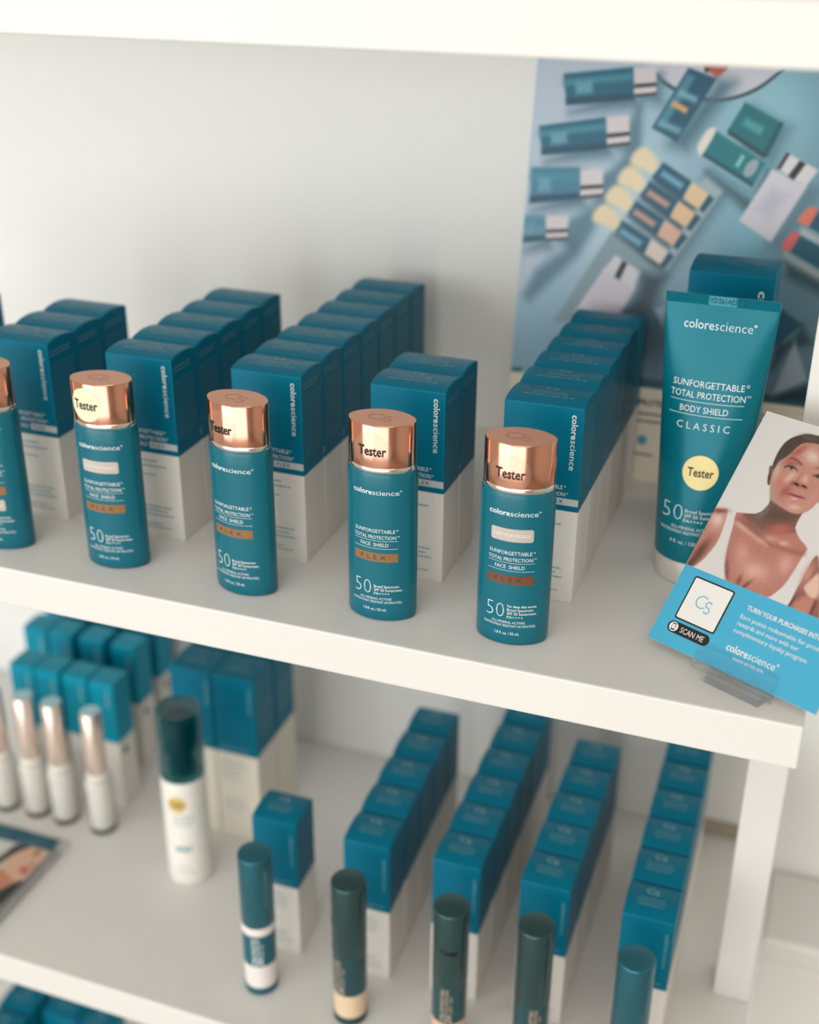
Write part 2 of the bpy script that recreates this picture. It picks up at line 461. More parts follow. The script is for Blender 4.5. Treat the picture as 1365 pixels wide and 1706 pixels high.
ART_POSTER = [
('g',0,(176,198,210),[68.0,192.2,115.6,196.0,76.1,120.3]),
('g',0,(140,186,200),[159.6,266.4,195.9,268.3,164.8,230.0]),
('g',0,(126,178,196),[157.2,176.2,179.9,178.2,161.5,145.3]),
('g',0,(44,74,90),[100.9,106.5,120.2,108.6,104.4,76.8]),
('p',6,(178,190,204),[0.4,291.4,81.6,294.8,81.3,271.2,70.1,258.6,68.0,249.4,50.7,216.0,35.3,189.6,21.5,159.3,3.7,127.8,0.3,127.4]),
('p',5,(88,124,142),[75.5,266.4,70.5,255.6,70.7,232.8,54.3,213.2,55.8,199.1,35.9,183.3,33.1,162.0,12.5,145.3,3.9,126.1,9.5,121.7,41.9,157.9,58.3,191.4,78.5,227.2]),
('p',3,(198,198,208),[81.6,294.8,165.3,298.2,163.8,288.2,150.7,276.8,136.7,270.3,121.8,268.1,104.6,270.9,89.9,277.5],1),
('p',1.2,(30,52,64),[83.7,283.1,89.8,278.2,104.5,271.6,121.7,268.8,136.5,271.3,150.6,277.8,163.7,288.9,164.6,287.8,151.6,276.1,136.8,269.3,121.9,267.0,104.0,269.6,89.3,276.0,83.1,281.6],1),
('p',8,(66,104,122),[22.7,274.9,70.6,281.6,73.0,260.9,26.7,254.7,85.9,282.0,88.0,264.4]),
('p',1.2,(22,92,116),[19.2,279.9,67.2,286.5,69.6,265.8,23.2,259.7]),
('p',2,(60,132,152),[20.0,276.3,67.6,282.8,68.2,278.3,20.8,271.8]),
('p',2,(96,150,168),[27.7,274.8,39.7,276.5,41.0,268.3,29.2,266.8]),
('p',2,(12,62,84),[22.5,263.4,69.2,269.5,69.6,265.8,23.2,259.7]),
('p',1,(208,200,202),[67.3,285.6,82.5,286.9,84.6,269.3,69.9,267.0]),
('p',1,(24,26,30),[68.8,275.4,83.7,277.2,83.9,274.9,69.1,273.0]),
('p',1,(24,26,30),[69.7,268.9,84.4,271.0,84.6,269.3,69.9,267.0]),
('p',8,(66,104,122),[8.7,239.5,55.3,248.1,58.2,227.4,12.5,220.3,71.1,249.9,73.8,230.9]),
('p',1.2,(22,92,116),[5.2,244.6,51.9,253.1,54.8,232.4,9.0,225.4]),
('p',2,(60,132,152),[5.9,241.1,52.4,249.4,53.0,244.8,6.7,236.9]),
('p',2,(96,150,168),[13.4,240.1,25.1,242.1,26.5,234.2,14.9,232.3]),
('p',2,(12,62,84),[8.3,228.9,54.3,236.2,54.8,232.4,9.0,225.4]),
('p',1,(208,200,202),[52.0,253.1,67.7,254.9,70.3,235.9,54.9,233.0]),
('p',1,(24,26,30),[53.6,242.1,69.1,244.4,69.5,242.0,54.0,239.5]),
('p',1,(24,26,30),[54.6,235.1,70.1,237.8,70.3,235.9,54.9,233.0]),
('p',8,(66,104,122),[5.6,211.3,40.8,213.8,43.0,192.5,6.6,186.4,56.9,213.0,58.9,195.0]),
('p',1.2,(60,120,146),[2.1,216.4,37.3,218.8,39.5,197.6,3.1,191.6]),
('p',2,(60,132,152),[2.3,212.0,37.7,215.0,38.1,210.4,2.5,206.5]),
('p',2,(96,150,168),[7.8,209.5,16.7,210.4,17.3,201.1,8.2,199.8]),
('p',2,(12,62,84),[2.9,196.1,39.1,201.4,39.5,197.6,3.1,191.6]),
('p',1,(208,200,202),[37.5,217.0,53.4,218.1,55.4,200.1,39.5,197.3]),
('p',1,(24,26,30),[38.6,206.2,54.5,208.2,54.7,205.8,38.9,203.6]),
('p',1,(24,26,30),[39.3,199.2,55.2,201.9,55.4,200.1,39.5,197.3]),
('p',8,(66,104,122),[4.0,178.1,19.2,179.0,20.9,161.6,4.1,158.4,35.6,179.7,36.8,163.3]),
('p',1.2,(90,140,164),[0.4,183.3,15.7,184.2,17.3,166.8,0.5,163.7]),
('p',2,(60,132,152),[0.4,179.8,16.0,181.1,16.3,177.3,0.4,175.5]),
('p',2,(96,150,168),[2.8,177.7,6.7,178.1,7.0,170.6,2.9,170.0]),
('p',2,(12,62,84),[0.5,167.3,17.0,170.0,17.3,166.8,0.5,163.7]),
('p',1,(208,200,202),[15.7,183.6,32.1,184.9,33.2,168.5,17.7,166.2]),
('p',1,(24,26,30),[16.8,174.0,32.7,175.9,32.9,173.8,17.1,171.8]),
('p',1,(24,26,30),[17.5,167.9,33.1,170.2,33.2,168.5,17.7,166.2]),
('p',9,(60,100,116),[124.7,280.6,135.4,279.7,109.1,235.3,97.9,237.6]),
('p',1.2,(18,80,104),[104.0,287.7,123.3,281.7,102.0,239.7,84.0,247.9]),
('p',2,(70,130,150),[103.7,284.0,109.3,282.1,91.9,247.8,86.9,250.5]),
('p',1,(205,160,112),[96.2,266.6,107.0,261.8,105.9,258.2,95.1,263.0]),
('p',2,(120,165,180),[100.4,273.6,112.5,269.1,111.5,265.3,98.9,269.8]),
('p',2,(110,158,174),[89.6,253.7,104.3,248.5,102.5,244.7,87.7,249.8]),
('p',1.2,(176,84,66),[112.6,291.7,129.9,292.4,129.1,287.4,123.7,282.3,116.4,286.1]),
('p',1,(40,30,32),[114.5,288.9,117.6,288.4,116.6,284.9,114.6,286.0]),
('p',9,(70,112,126),[149.5,264.4,174.2,252.7,166.3,230.1,147.2,237.7]),
('p',1.2,(0,104,112),[143.8,267.7,170.1,255.6,162.6,234.9,135.2,250.1]),
('p',1.2,(0,76,86),[167.7,256.7,170.1,255.6,162.6,234.9,159.4,236.3]),
('p',1.2,(16,46,54),[135.2,250.1,162.6,234.9,161.1,233.0,135.0,247.1]),
('p',2,(70,150,155),[145.8,258.3,158.6,252.5,156.4,247.2,143.5,253.1]),
('p',6,(46,80,92),[124.8,222.0,157.8,204.6,164.0,225.4,167.0,215.2,156.0,196.1]),
('p',2,(100,150,165),[127.3,220.6,156.9,206.1,157.9,210.0,128.3,224.5]),
('p',1.2,(0,112,122),[127.2,248.4,162.2,229.8,155.8,214.0,120.0,232.7]),
('p',1.2,(0,66,76),[120.4,234.5,156.2,216.6,155.8,214.0,120.1,232.1]),
('p',1.2,(224,214,202),[127.1,248.7,122.0,249.3,116.4,238.8,117.3,234.0,120.0,232.4],1),
('p',1,(150,160,172),[154.8,232.0,158.1,229.5,155.4,222.1,151.1,220.0,148.6,222.9,150.7,229.0],1),
('p',1,(130,190,190),[146.1,234.7,148.5,233.3,145.0,225.6,142.6,227.0]),
('p',8,(84,116,134),[192.3,215.5,198.3,214.5,180.3,175.2,172.4,177.5]),
('p',1.2,(206,202,212),[167.2,226.4,190.9,216.6,172.9,178.8,150.2,191.4]),
('p',5,(184,184,200),[168.5,215.3,179.7,210.1,170.0,194.2,160.1,199.5]),
('p',1.2,(214,210,214),[174.9,237.6,196.6,227.7,190.1,216.3,170.1,226.8]),
('p',1,(24,26,30),[184.0,233.0,188.1,231.2,181.9,220.4,177.9,222.5]),
('p',1,(24,26,30),[174.9,237.6,177.0,236.7,172.3,226.3,170.1,227.0]),
('p',10,(52,88,102),[126.8,218.3,138.7,210.0,105.5,149.3,95.3,153.2]),
('p',2,(150,172,178),[125.3,218.2,137.2,209.9,103.8,150.0,28.1,108.4,64.1,176.0]),
('p',2,(126,150,160),[103.8,150.0,85.9,121.3,28.1,108.4,64.1,176.0]),
('p',3,(64,92,104),[66.4,177.8,76.1,178.6,104.3,158.8,103.8,150.0]),
('p',4,(40,70,84),[91.0,216.5,120.1,197.9,118.3,193.9,88.3,212.5]),
('p',1.2,(12,76,104),[94.6,226.0,115.6,214.5,110.1,202.5,87.9,215.5]),
('p',2,(110,165,185),[95.2,220.7,110.4,212.5,108.5,209.0,93.3,217.2]),
('p',1.2,(222,192,152),[115.6,214.5,128.0,206.9,122.6,196.5,110.8,203.0]),
('p',1.2,(12,70,96),[128.0,206.9,131.8,204.2,125.6,194.4,122.6,196.5]),
('p',2.5,(226,208,172),[71.8,227.1,75.5,233.1,81.6,234.8,91.4,225.8,87.6,217.8,80.9,220.4,73.5,222.3],1),
('p',4,(40,70,84),[84.1,204.3,113.5,185.5,111.6,181.5,81.4,200.2]),
('p',1.2,(12,76,104),[86.6,212.7,107.9,201.1,102.9,189.8,81.0,202.9]),
('p',2,(200,150,130),[87.3,207.3,102.6,199.1,100.6,195.6,85.3,203.7]),
('p',1.2,(222,184,144),[108.2,201.1,120.7,193.6,115.5,183.5,103.6,190.0]),
('p',1.2,(12,70,96),[120.7,193.6,124.5,190.8,118.4,181.4,115.5,183.5]),
('p',2.5,(226,208,172),[64.5,213.9,68.1,220.0,74.4,221.7,84.1,212.6,80.5,204.6,73.8,207.2,66.1,209.0],1),
('p',4,(40,70,84),[77.2,191.8,106.8,173.0,104.9,168.9,74.4,187.7]),
('p',1.2,(12,76,104),[78.6,199.2,100.0,187.6,95.7,177.0,74.1,190.2]),
('p',2,(200,150,130),[79.2,193.7,94.7,185.5,92.7,181.9,77.2,190.1]),
('p',1.2,(214,172,150),[100.7,187.6,113.2,180.0,108.2,170.3,96.2,176.8]),
('p',1.2,(12,70,96),[113.2,180.0,117.1,177.2,111.2,168.2,108.2,170.3]),
('p',2.5,(226,208,172),[57.0,200.5,60.7,206.7,67.0,208.4,76.6,199.3,73.3,191.2,66.5,193.8,58.7,195.6],1),
('p',4,(40,70,84),[70.1,179.2,100.0,160.3,98.0,156.2,67.3,175.0]),
('p',1.2,(12,76,104),[70.4,185.4,92.1,173.8,88.4,163.9,67.1,177.2]),
('p',2,(110,165,185),[71.0,179.9,86.6,171.7,84.6,168.1,69.0,176.3]),
('p',1.2,(216,200,190),[93.0,173.9,105.7,166.3,100.9,156.9,88.7,163.5]),
('p',1.2,(12,70,96),[105.7,166.3,109.6,163.5,103.9,154.8,100.9,156.9]),
('p',2.5,(226,208,172),[49.4,186.9,53.2,193.2,59.5,195.0,69.1,185.8,66.0,177.6,59.2,180.2,51.1,181.9],1),
('p',1.2,(204,196,206),[61.1,150.3,85.9,139.0,76.3,118.7,42.7,116.7]),
('p',1.2,(206,204,208),[68.6,160.7,88.1,150.6,84.9,138.4,60.9,149.6]),
('p',1,(24,26,30),[73.9,157.3,77.7,155.7,73.4,143.8,69.6,145.6]),
('p',6,(40,66,80),[89.2,150.2,87.5,136.2,79.4,120.6,98.7,124.3,105.5,149.3]),
('p',1.2,(222,120,100),[194.8,203.8,200.6,201.5,197.4,191.6,188.3,194.8],1),
('p',1.2,(6,84,106),[200.6,201.8,209.8,197.4,211.9,184.1,196.3,190.9]),
('p',3,(190,196,200),[191.7,189.9,212.4,181.1,213.1,176.6,190.9,185.3]),
('p',1.2,(214,96,104),[186.2,186.7,191.6,184.6,187.0,173.6,180.3,177.0],1),
('p',1.2,(6,84,106),[191.5,185.0,213.3,175.1,215.6,160.0,186.6,173.6]),
('p',3,(196,196,192),[183.0,172.3,215.9,158.5,216.8,152.4,186.1,166.4]),
('p',6,(40,70,84),[185.4,166.4,216.9,151.6,218.0,144.7,186.7,157.2]),
('p',5,(30,60,76),[186.7,109.7,198.2,115.8,201.3,125.7,209.2,113.9,194.8,107.4,186.2,91.8]),
('p',1.5,(6,80,108),[185.3,135.9,201.2,126.0,186.6,108.7,180.1,123.4]),
('p',2,(152,170,182),[198.4,114.3,210.3,88.3,188.8,73.8]),
('p',2,(128,160,176),[100.2,126.1,108.0,128.6,108.2,113.9]),
('p',4,(16,48,66),[188.8,73.8,226.2,91.9,229.5,71.3,91.8,70.2,91.2,75.2]),
('p',2,(6,92,110),[-1.8,71.5,7.9,72.7,7.0,63.0,-3.8,52.8]),
]
ART_LEAF = [
('p',0.4,(22,84,102),[6.2,122.2,44.9,122.5,107.2,123.4,108.0,106.8,57.2,105.7,19.8,104.6]),
('p',1.5,(60,110,126),[69.5,107.8,84.2,108.2,93.1,113.2,78.4,111.1]),
('p',1.0,(216,174,150),[78.3,76.9,80.8,93.8,85.0,105.2,97.2,107.2,105.3,104.5,107.2,87.6,109.5,69.7,98.6,65.7,86.6,70.5],1),
('p',1,(48,40,34),[69.8,80.1,72.0,92.2,74.8,103.9,88.0,106.3,81.9,97.5,77.6,86.2,74.4,75.5],1),
('p',1.5,(198,132,100),[80.1,74.4,89.5,71.6,99.1,66.6,98.3,59.5,91.3,49.4,77.8,61.1],1),
('p',1,(30,34,30),[94.0,45.8,98.3,59.5,103.9,68.4,110.4,68.5,107.1,52.2,105.4,36.8],1),
('g',0,(92,60,48),[97.5,101.6,99.5,104.0,98.5,98.4]),
('g',0,(178,70,60),[99.8,80.1,103.6,80.7,101.9,76.2]),
('g',0,(150,96,76),[102.7,87.5,104.0,88.7,104.4,85.0]),
]
# ------------------------------------------------------------------ the room
def struct(o): o['kind'] = 'structure'; return o
WY = 0.336
struct(box('wall_back', -3.0, 3.0, WY, WY + 0.12, -1.10, 1.60, M_WALL))
struct(box('wall_left', -3.12, -3.0, -4.0, WY + 0.12, -1.10, 1.60, M_ROOM))
struct(box('wall_right', 3.0, 3.12, -4.0, WY + 0.12, -1.10, 1.60, M_ROOM))
struct(box('wall_front', -3.12, 3.12, -4.12, -4.0, -1.10, 1.60, M_ROOM))
struct(box('floor', -3.12, 3.12, -4.12, WY + 0.12, -1.16, -1.10, M_FLOOR))
struct(box('ceiling', -3.12, 3.12, -4.12, WY + 0.12, 1.60, 1.66, M_CEIL))
struct(box('tan_band_1', 0.12, 0.158, WY - 0.004, WY, Z2 + 0.001, Z2 + 0.014, M_STRIP))  # thin tan strip low on the back wall, beside the post

# ------------------------------------------------------------------ the shelving unit
T, ZU, XE = 0.0272, 0.3196, 0.1843
unit = thing('shelving_unit', 'white lacquered open shelving unit with thick boards holding all the products', 'shelf', (0, 0, -1.10))
def unit_box(name, x0, x1, y0, y1, z0, z1, bev=0.0012):
    o = box(name, x0, x1, y0, y1, z0 + 1.10, z1 + 1.10, M_SHELF, unit, bev)
    return o
SBACK = WY - 0.001
for zt in (0.0, Z2, Z2 * 2, ZU + T):
    unit_box('shelf_board', -1.05, XE, 0.0, SBACK, zt - T, zt)
PX, PY = 0.1575, 0.1515
for x0 in (PX, -1.03):
    for a, b in ((0.0, ZU), (Z2, -T), (2 * Z2, Z2 - T), (-1.10, 2 * Z2 - T)):
        unit_box('post', x0, x0 + XE - PX - 0.0003, PY, PY + 0.03, a, b)

cab = thing('low_cabinet', 'plain white low cabinet beside the right end of the shelving unit', 'cabinet', (0.50, 0.29, -1.10))
box('body', -0.310, 0.40, -0.040, 0.044, 0.0, 0.70, M_SHELF, cab, 0.002)
box('top', -0.312, 0.41, -0.042, 0.045, 0.7002, 0.725, M_SHELF, cab, 0.004)

# ------------------------------------------------------------------ cartons
def carton(name, W, D, H, Hb, label, cat='carton', group=None, teal=None, white=None, style='tall', bulge=0.0022):
    teal = teal or M_TEAL; white = white or M_WHITE
    t = thing(name, label, cat, group=group)
    hw, hd = W / 2, D / 2
    g = 0.0003 if style != 'stick' else 0.0008     # neighbours never quite touch
    hw -= g; hd -= g
    # upper sleeve: side walls and gently bowed lid
    n = 8
    prof = [(-hd, Hb)]
    for i in range(n + 1):
        u = i / n
        prof.append((-hd + 2 * hd * u, H + bulge * 4 * u * (1 - u) * (1.15 - 0.3 * u)))
    prof.append((hd, Hb))
    v = [(-hw, y, z) for y, z in prof] + [(hw, y, z) for y, z in prof]
    k = len(prof)
    f = [(i, i + 1, k + i + 1, k + i) for i in range(k - 1)]
    f = [tuple(reversed(q)) for q in f]
    f.append(tuple(range(k))); f.append(tuple(range(2 * k - 1, k - 1, -1)))
    up = mesh_obj('printed_sleeve', v, f, teal, t); smooth_angle(up, 25); bevel(up, 0.0009, 3, 40)
    lo = box('plain_base', -hw, hw, -hd, hd, 0, Hb - 0.0001, white, t, 0.0004)
    lid = lambda x, y: (x, y, H + 0.0002 + bulge * 4 * (lambda u: u * (1 - u) * (1.15 - 0.3 * u))((y + hd) / (2 * hd)))
    rnd = random.Random(name + style)
    fy = front_plane(-hd - 0.00012)
    sx = side_plane(hw + 0.00012)
    w, d, h, hb = W * 1000, D * 1000, H * 1000, Hb * 1000
    a, a2, ad = Ink(), Ink(), Ink()
    if style == 'tall':
        a.add(rot_ink(Ink().logo(0, 34.3, -1.3, 3.6, False), w / 2 - 6.2, h - 4.2).v, rot_ink(Ink().logo(0, 34.3, -1.3, 3.6, False), 0, 0).f)
        a.text('SUNFORGETTABLE', -14, 13.7, 74.6, 2.5).ring(15.0, 76.6, .55, .2, 10)
        a.text('TOTAL PROTECTION', -14.5, 15.3, 70.3, 2.5).ring(16.6, 72.3, .55, .2, 10)
        a.text('FACE SHIELD', -14.5, 1.6, 65.6, 2.3)
        a.build('lettering', M_INKW, up, fy)
        Ink().rect(3.2, 23.4, 64.6, 69.0).build('shade_band', M_BAND, up, fy)
        Ink().text('FLEX', 5.2, 14.4, 65.7, 2.3, 0.01, 1.2).build('band_lettering', M_INKD, up, front_plane(-hd - 0.00022))
        tp = Ink().emblem(0, 6.2, 6.8, .12)
        tp.text('SUNFORGETTABLE', -10, 10, -1.6, 1.7); tp.text('TOTAL PROTECTION', -10.5, 10.5, -4.4, 1.7)
        tp.text('FACE SHIELD FLEX SPF 50', -15, 15, -7.4, 1.7)
        tp.build('lid_print', M_INKL, up, lid)
        sd = Ink().dashes(-d / 2 + 2.5, d / 2 - 2.5, 72, 112, 17, .55, rnd, .1).dashes(-d / 2 + 2.5, 8, 116, 121, 2, 1.0, rnd, .1)
        sd.build('side_print', M_INKT, up, sx)
        b = Ink().dashes(-15, 15, 50, 57, 2, 1.0, rnd).dashes(-15, 6, 44, 47, 1, .8, rnd).dashes(-15, 17, 15, 24, 3, .9, rnd).dashes(-15, 17, 6, 11, 2, .7, rnd)
        b.build('base_print', M_INKP, lo, front_plane(-hd - 0.00012))
    elif style == 'tube':
        q = Ink().logo(0, 66, -2.2, 5.2, False); r = rot_ink(q, w / 2 - 7.5, h - 9)
        a.add(r.v, r.f).build('lettering', M_INKW, up, fy)
        tp = Ink().emblem(0, 9.5, 8, .09)
        tp.text('SUNFORGETTABLE', -11, 11, 0.0, 2.0).text('TOTAL PROTECTION', -12, 12, -3.2, 2.0)
        tp.text('BODY SHIELD CLASSIC', -17, 17, -6.6, 2.0).text('SPF 50', -5, 5, -10.2, 2.0)
        tp.build('lid_print', M_INKP, up, lid)
    elif style == 'stick':
        q = Ink().logo(0, 30, -1.0, 2.8, False); r = rot_ink(q, w / 2 - 5.0, h - 10)
        a.add(r.v, r.f).dashes(-14, 14, hb + 2, hb + 6, 2, .8, rnd, .5)
        a.build('lettering', M_INKP, up, fy)
        tp = Ink().emblem(0, 6.6, 7.8, .13).dashes(-9.5, 9.5, -7.8, 0.6, 3, .55, rnd, .15)
        tp.build('lid_print', M_INKL, up, lid)
        Ink().dashes(-12, 10, hb - 22, hb - 6, 4, .8, rnd, .5).dashes(-12, 12, 8, 22, 4, .8, rnd, .5).build('base_print', M_INKP, lo, fy)
    elif style == 'small':
        Ink().rect(w / 2 - 8.5, w / 2 - 5.5, h - 24, h - 8).build('lettering', M_INKP, up, fy)
        Ink().emblem(0, 3.0, 5.0, .1).build('lid_print', M_INKP, up, lid)
        Ink().disc(-3.0, hb - 12, 3.6).build('side_dot', M_LABEL, lo, sx)
    elif style == 'square':
        Ink().dashes(w / 2 - 6, w / 2 - 4, h - 32, h - 8, 9, 1.8, rnd, .1).dashes(-15, 15, hb + 3, hb + 7, 2, .8, rnd, .4).build('lettering', M_INKP, up, fy)
        Ink().emblem(0, 5.0, 6.0, .1).dashes(-10, 10, -8, -1, 3, .9, rnd, .2).build('lid_print', M_INKP, up, lid)
        Ink().dashes(-d / 2 + 6, d / 2 - 4, hb + 16, h - 26, 12, 1.0, rnd, .2).build('side_print', M_INKT, up, sx)
        Ink().dashes(-15, 12, hb - 30, hb - 6, 5, 1.0, rnd, .4).dashes(-15, 12, 26, 42, 3, 1.0, rnd, .4).build('base_print', M_INKP, lo, fy)
    return t

W, D, H, HB = 0.048, 0.0316, 0.1257, 0.0610
proto = {}
def place(kind, make, loc, rz, label, group):
    if kind not in proto:
        o = make(); proto[kind] = o
    else:
        o = copy_tree(proto[kind])
    o.location = loc; o.rotation_euler = (0, 0, rz)
    o['label'] = label; o['group'] = group
    return o

GU = 'sunscreen cartons on the middle shelf'
cols = [  # right-front corner x, y, turn, gap, count, first index, words
    (-0.4056, 0.1610 - 0.0316, -0.004, 0.0002, 1, 0, ''),
    (-0.3058, 0.0719, -0.005, 0.0003, 3, 0, 'in the leftmost column of middle shelf'),
    (-0.2162, 0.0726, -0.0017, 0.0004, 5, 0, 'in the five-carton column of middle shelf'),
    (-0.1285, 0.0734, -0.008, 0.0003, 7, 0, 'in the longest column of middle shelf'),
    (-0.0391, 0.0790, -0.0067, 0.0003, 2, 0, 'the two-carton column of the middle shelf'),
    (0.0425, 0.0827, -0.0038, 0.00045, 6, 0, 'in the column before the poster'),
]
for ci, (cx, cy, a, gap, n, k0, words) in enumerate(cols):
    ca, sa = math.cos(a), math.sin(a)
    for k in range(n):
        u, v = -W / 2, D / 2 + k * (D + gap)
        loc = (cx + u * ca - v * sa, cy + u * sa + v * ca, 0)
        if ci == 0: lab = 'teal and white carton barely visible at the left edge of the middle shelf'
        elif n == 2: lab = ('front' if k == 0 else 'rear') + ' teal and white carton of ' + words
        else: lab = 'teal and white carton, ' + ORD[k] + ' from front ' + words
        place('tall', lambda: carton('carton', W, D, H, HB, 'x', group=GU), loc, a, lab, GU)

# tall carton behind the tube
tallc = carton('carton', 0.0530, 0.0460, 0.1788, 0.055, 'tall teal carton standing behind the squeeze tube on the middle shelf', style='tube', bulge=0.003)
tallc.location = (0.1031, 0.2040 + 0.023, 0); tallc.rotation_euler = (0, 0, 0.0)

# lower shelf: narrow cartons in columns
W2, D2, H2, HB2 = 0.0371, 0.0351, 0.1256, 0.0655
GL = 'narrow cartons on the lower shelf'
lcols = [
    (-0.1473, 0.0799, 0.0219, 0.0003, 1, ''),
    (-0.0740, 0.0801, 0.0193, 0.0006, 5, 'in the column behind the beige-windowed stick'),
    (-0.0067, 0.0826, -0.0003, 0.0002, 6, 'in the column behind the tester-lettered stick'),
    (0.0573, 0.0830, -0.0068, 0.0003, 5, 'in the column second from right post'),
    (0.1294, 0.0772, 0.0065, 0.0006, 6, 'in the column nearest the right post'),
]
for ci, (cx, cy, a, gap, n, words) in enumerate(lcols):
    ca, sa = math.cos(a), math.sin(a)
    for k in range(n):
        u, v = -W2 / 2, D2 / 2 + k * (D2 + gap)
        loc = (cx + u * ca - v * sa, cy + u * sa + v * ca, Z2)
        lab = ('single narrow teal carton standing behind the stick with a white collar' if n == 1
               else 'narrow teal carton, ' + ORD[k] + ' from front ' + words)
        place('stick', lambda: carton('carton', W2, D2, H2, HB2, 'x', group=GL, style='stick', bulge=0.0028), loc, a, lab, GL)

# lower shelf: square cartons behind the pump bottle
GQ = 'square cartons behind the pump bottle'
for (x, y, lab) in ((-0.2915, 0.2055, 'wide teal carton at the front left of the pair behind the pump bottle'),
                    (-0.2522, 0.2055, 'wide teal carton at the front right of the pair behind the pump bottle'),
                    (-0.2915, 0.2440, 'wide teal carton at the back left behind the pump bottle'),
                    (-0.2522, 0.2440, 'wide teal carton at the back right behind the pump bottle')):
    place('square', lambda: carton('carton', 0.0390, 0.0370, 0.1640, 0.0880, 'x', group=GQ, style='square', white=M_CREAM, bulge=0.0006), (x, y, Z2), 0.0, lab, GQ)

# lower shelf: little cartons at the far left
GS = 'little cartons behind the serum vials'
rows = [(0.1865, (-0.4610, -0.4353, -0.4072, -0.3806), 'front row'),
        (0.2440, (-0.4872, -0.4603, -0.4275, -0.3940), 'middle row'),
        (0.2900, (-0.4960, -0.4700, -0.4330, -0.3990), 'back row')]
for ri, (y, xs, rw) in enumerate(rows):
    for k, x in enumerate(xs):
        lab = 'little vivid teal carton, %s from the left in the %s behind the serum vials' % (ORD[k], rw)
        place('small', lambda: carton('carton', 0.0252, 0.0262, 0.1290, 0.0690, 'x', group=GS, style='small', teal=M_TEALV, bulge=0.0008),
              (x, y + 0.0131, Z2), 0.0, lab, GS)

# bottom shelf: a few cartons seen under the board
Z3 = 2 * Z2
GB = 'cartons on the bottom shelf'
for k, (x, y, lab) in enumerate(((-0.4800, 0.1050, 'teal carton on the bottom shelf, front one at the left frame edge'),
                                 (-0.4800, 0.1435, 'teal carton on the bottom shelf, behind the front one at the left edge'),
                                 (-0.4345, 0.1500, 'teal carton on the bottom shelf, middle of the row under the board'),
                                 (-0.3955, 0.1400, 'teal carton on the bottom shelf, rightmost of the row under the board'))):
    place('third', lambda: carton('carton', 0.0385, 0.0370, 0.1200, 0.0600, 'x', group=GB, style='stick', bulge=0.0014), (x, y, Z3), 0.0, lab, GB)
# ------------------------------------------------------------------ sunscreen bottles
PW = 1.85
def superell(a, b, z, n=72, p=PW, ox=0.0, oy=0.0):
    r = []
    for i in range(n):
        t = 2 * math.pi * i / n
        c, s = math.cos(t), math.sin(t)
        r.append((ox + a * math.copysign(abs(c) ** (2 / p), c), oy + b * math.copysign(abs(s) ** (2 / p), s), z))
    return r
def front_y(x, a, b, p=PW):
    u = min(0.999, abs(x) / a)
    return -b * (1 - u ** p) ** (1 / p)

BODY = [(0.0000, .0195, .0122), (0.0008, .0206, .0133), (0.003, .0210, .0137), (0.03, .0211, .0138), (0.06, .0211, .0138),
        (0.085, .0210, .0137), (0.0925, .0208, .0136), (0.0945, .0205, .0133), (0.0955, .0200, .0128)]
def body_ab(z):
    for (z0, a0, b0), (z1, a1, b1) in zip(BODY, BODY[1:]):
        if z <= z1:
            t = (z - z0) / (z1 - z0); return a0 + (a1 - a0) * t, b0 + (b1 - b0) * t
    return BODY[-1][1:]
def on_body(e):
    def fn(x, z):
        a, b = body_ab(z)
        return (x, front_y(x, a, b) - e, z)
    return fn
CA, CB, Z_RING, Z_CAP, Z_TOP = 0.0199, 0.0137, 0.0955, 0.0984, 0.1236
def on_cap(e): return lambda x, z: (x, front_y(x, CA, CB) - e, z)

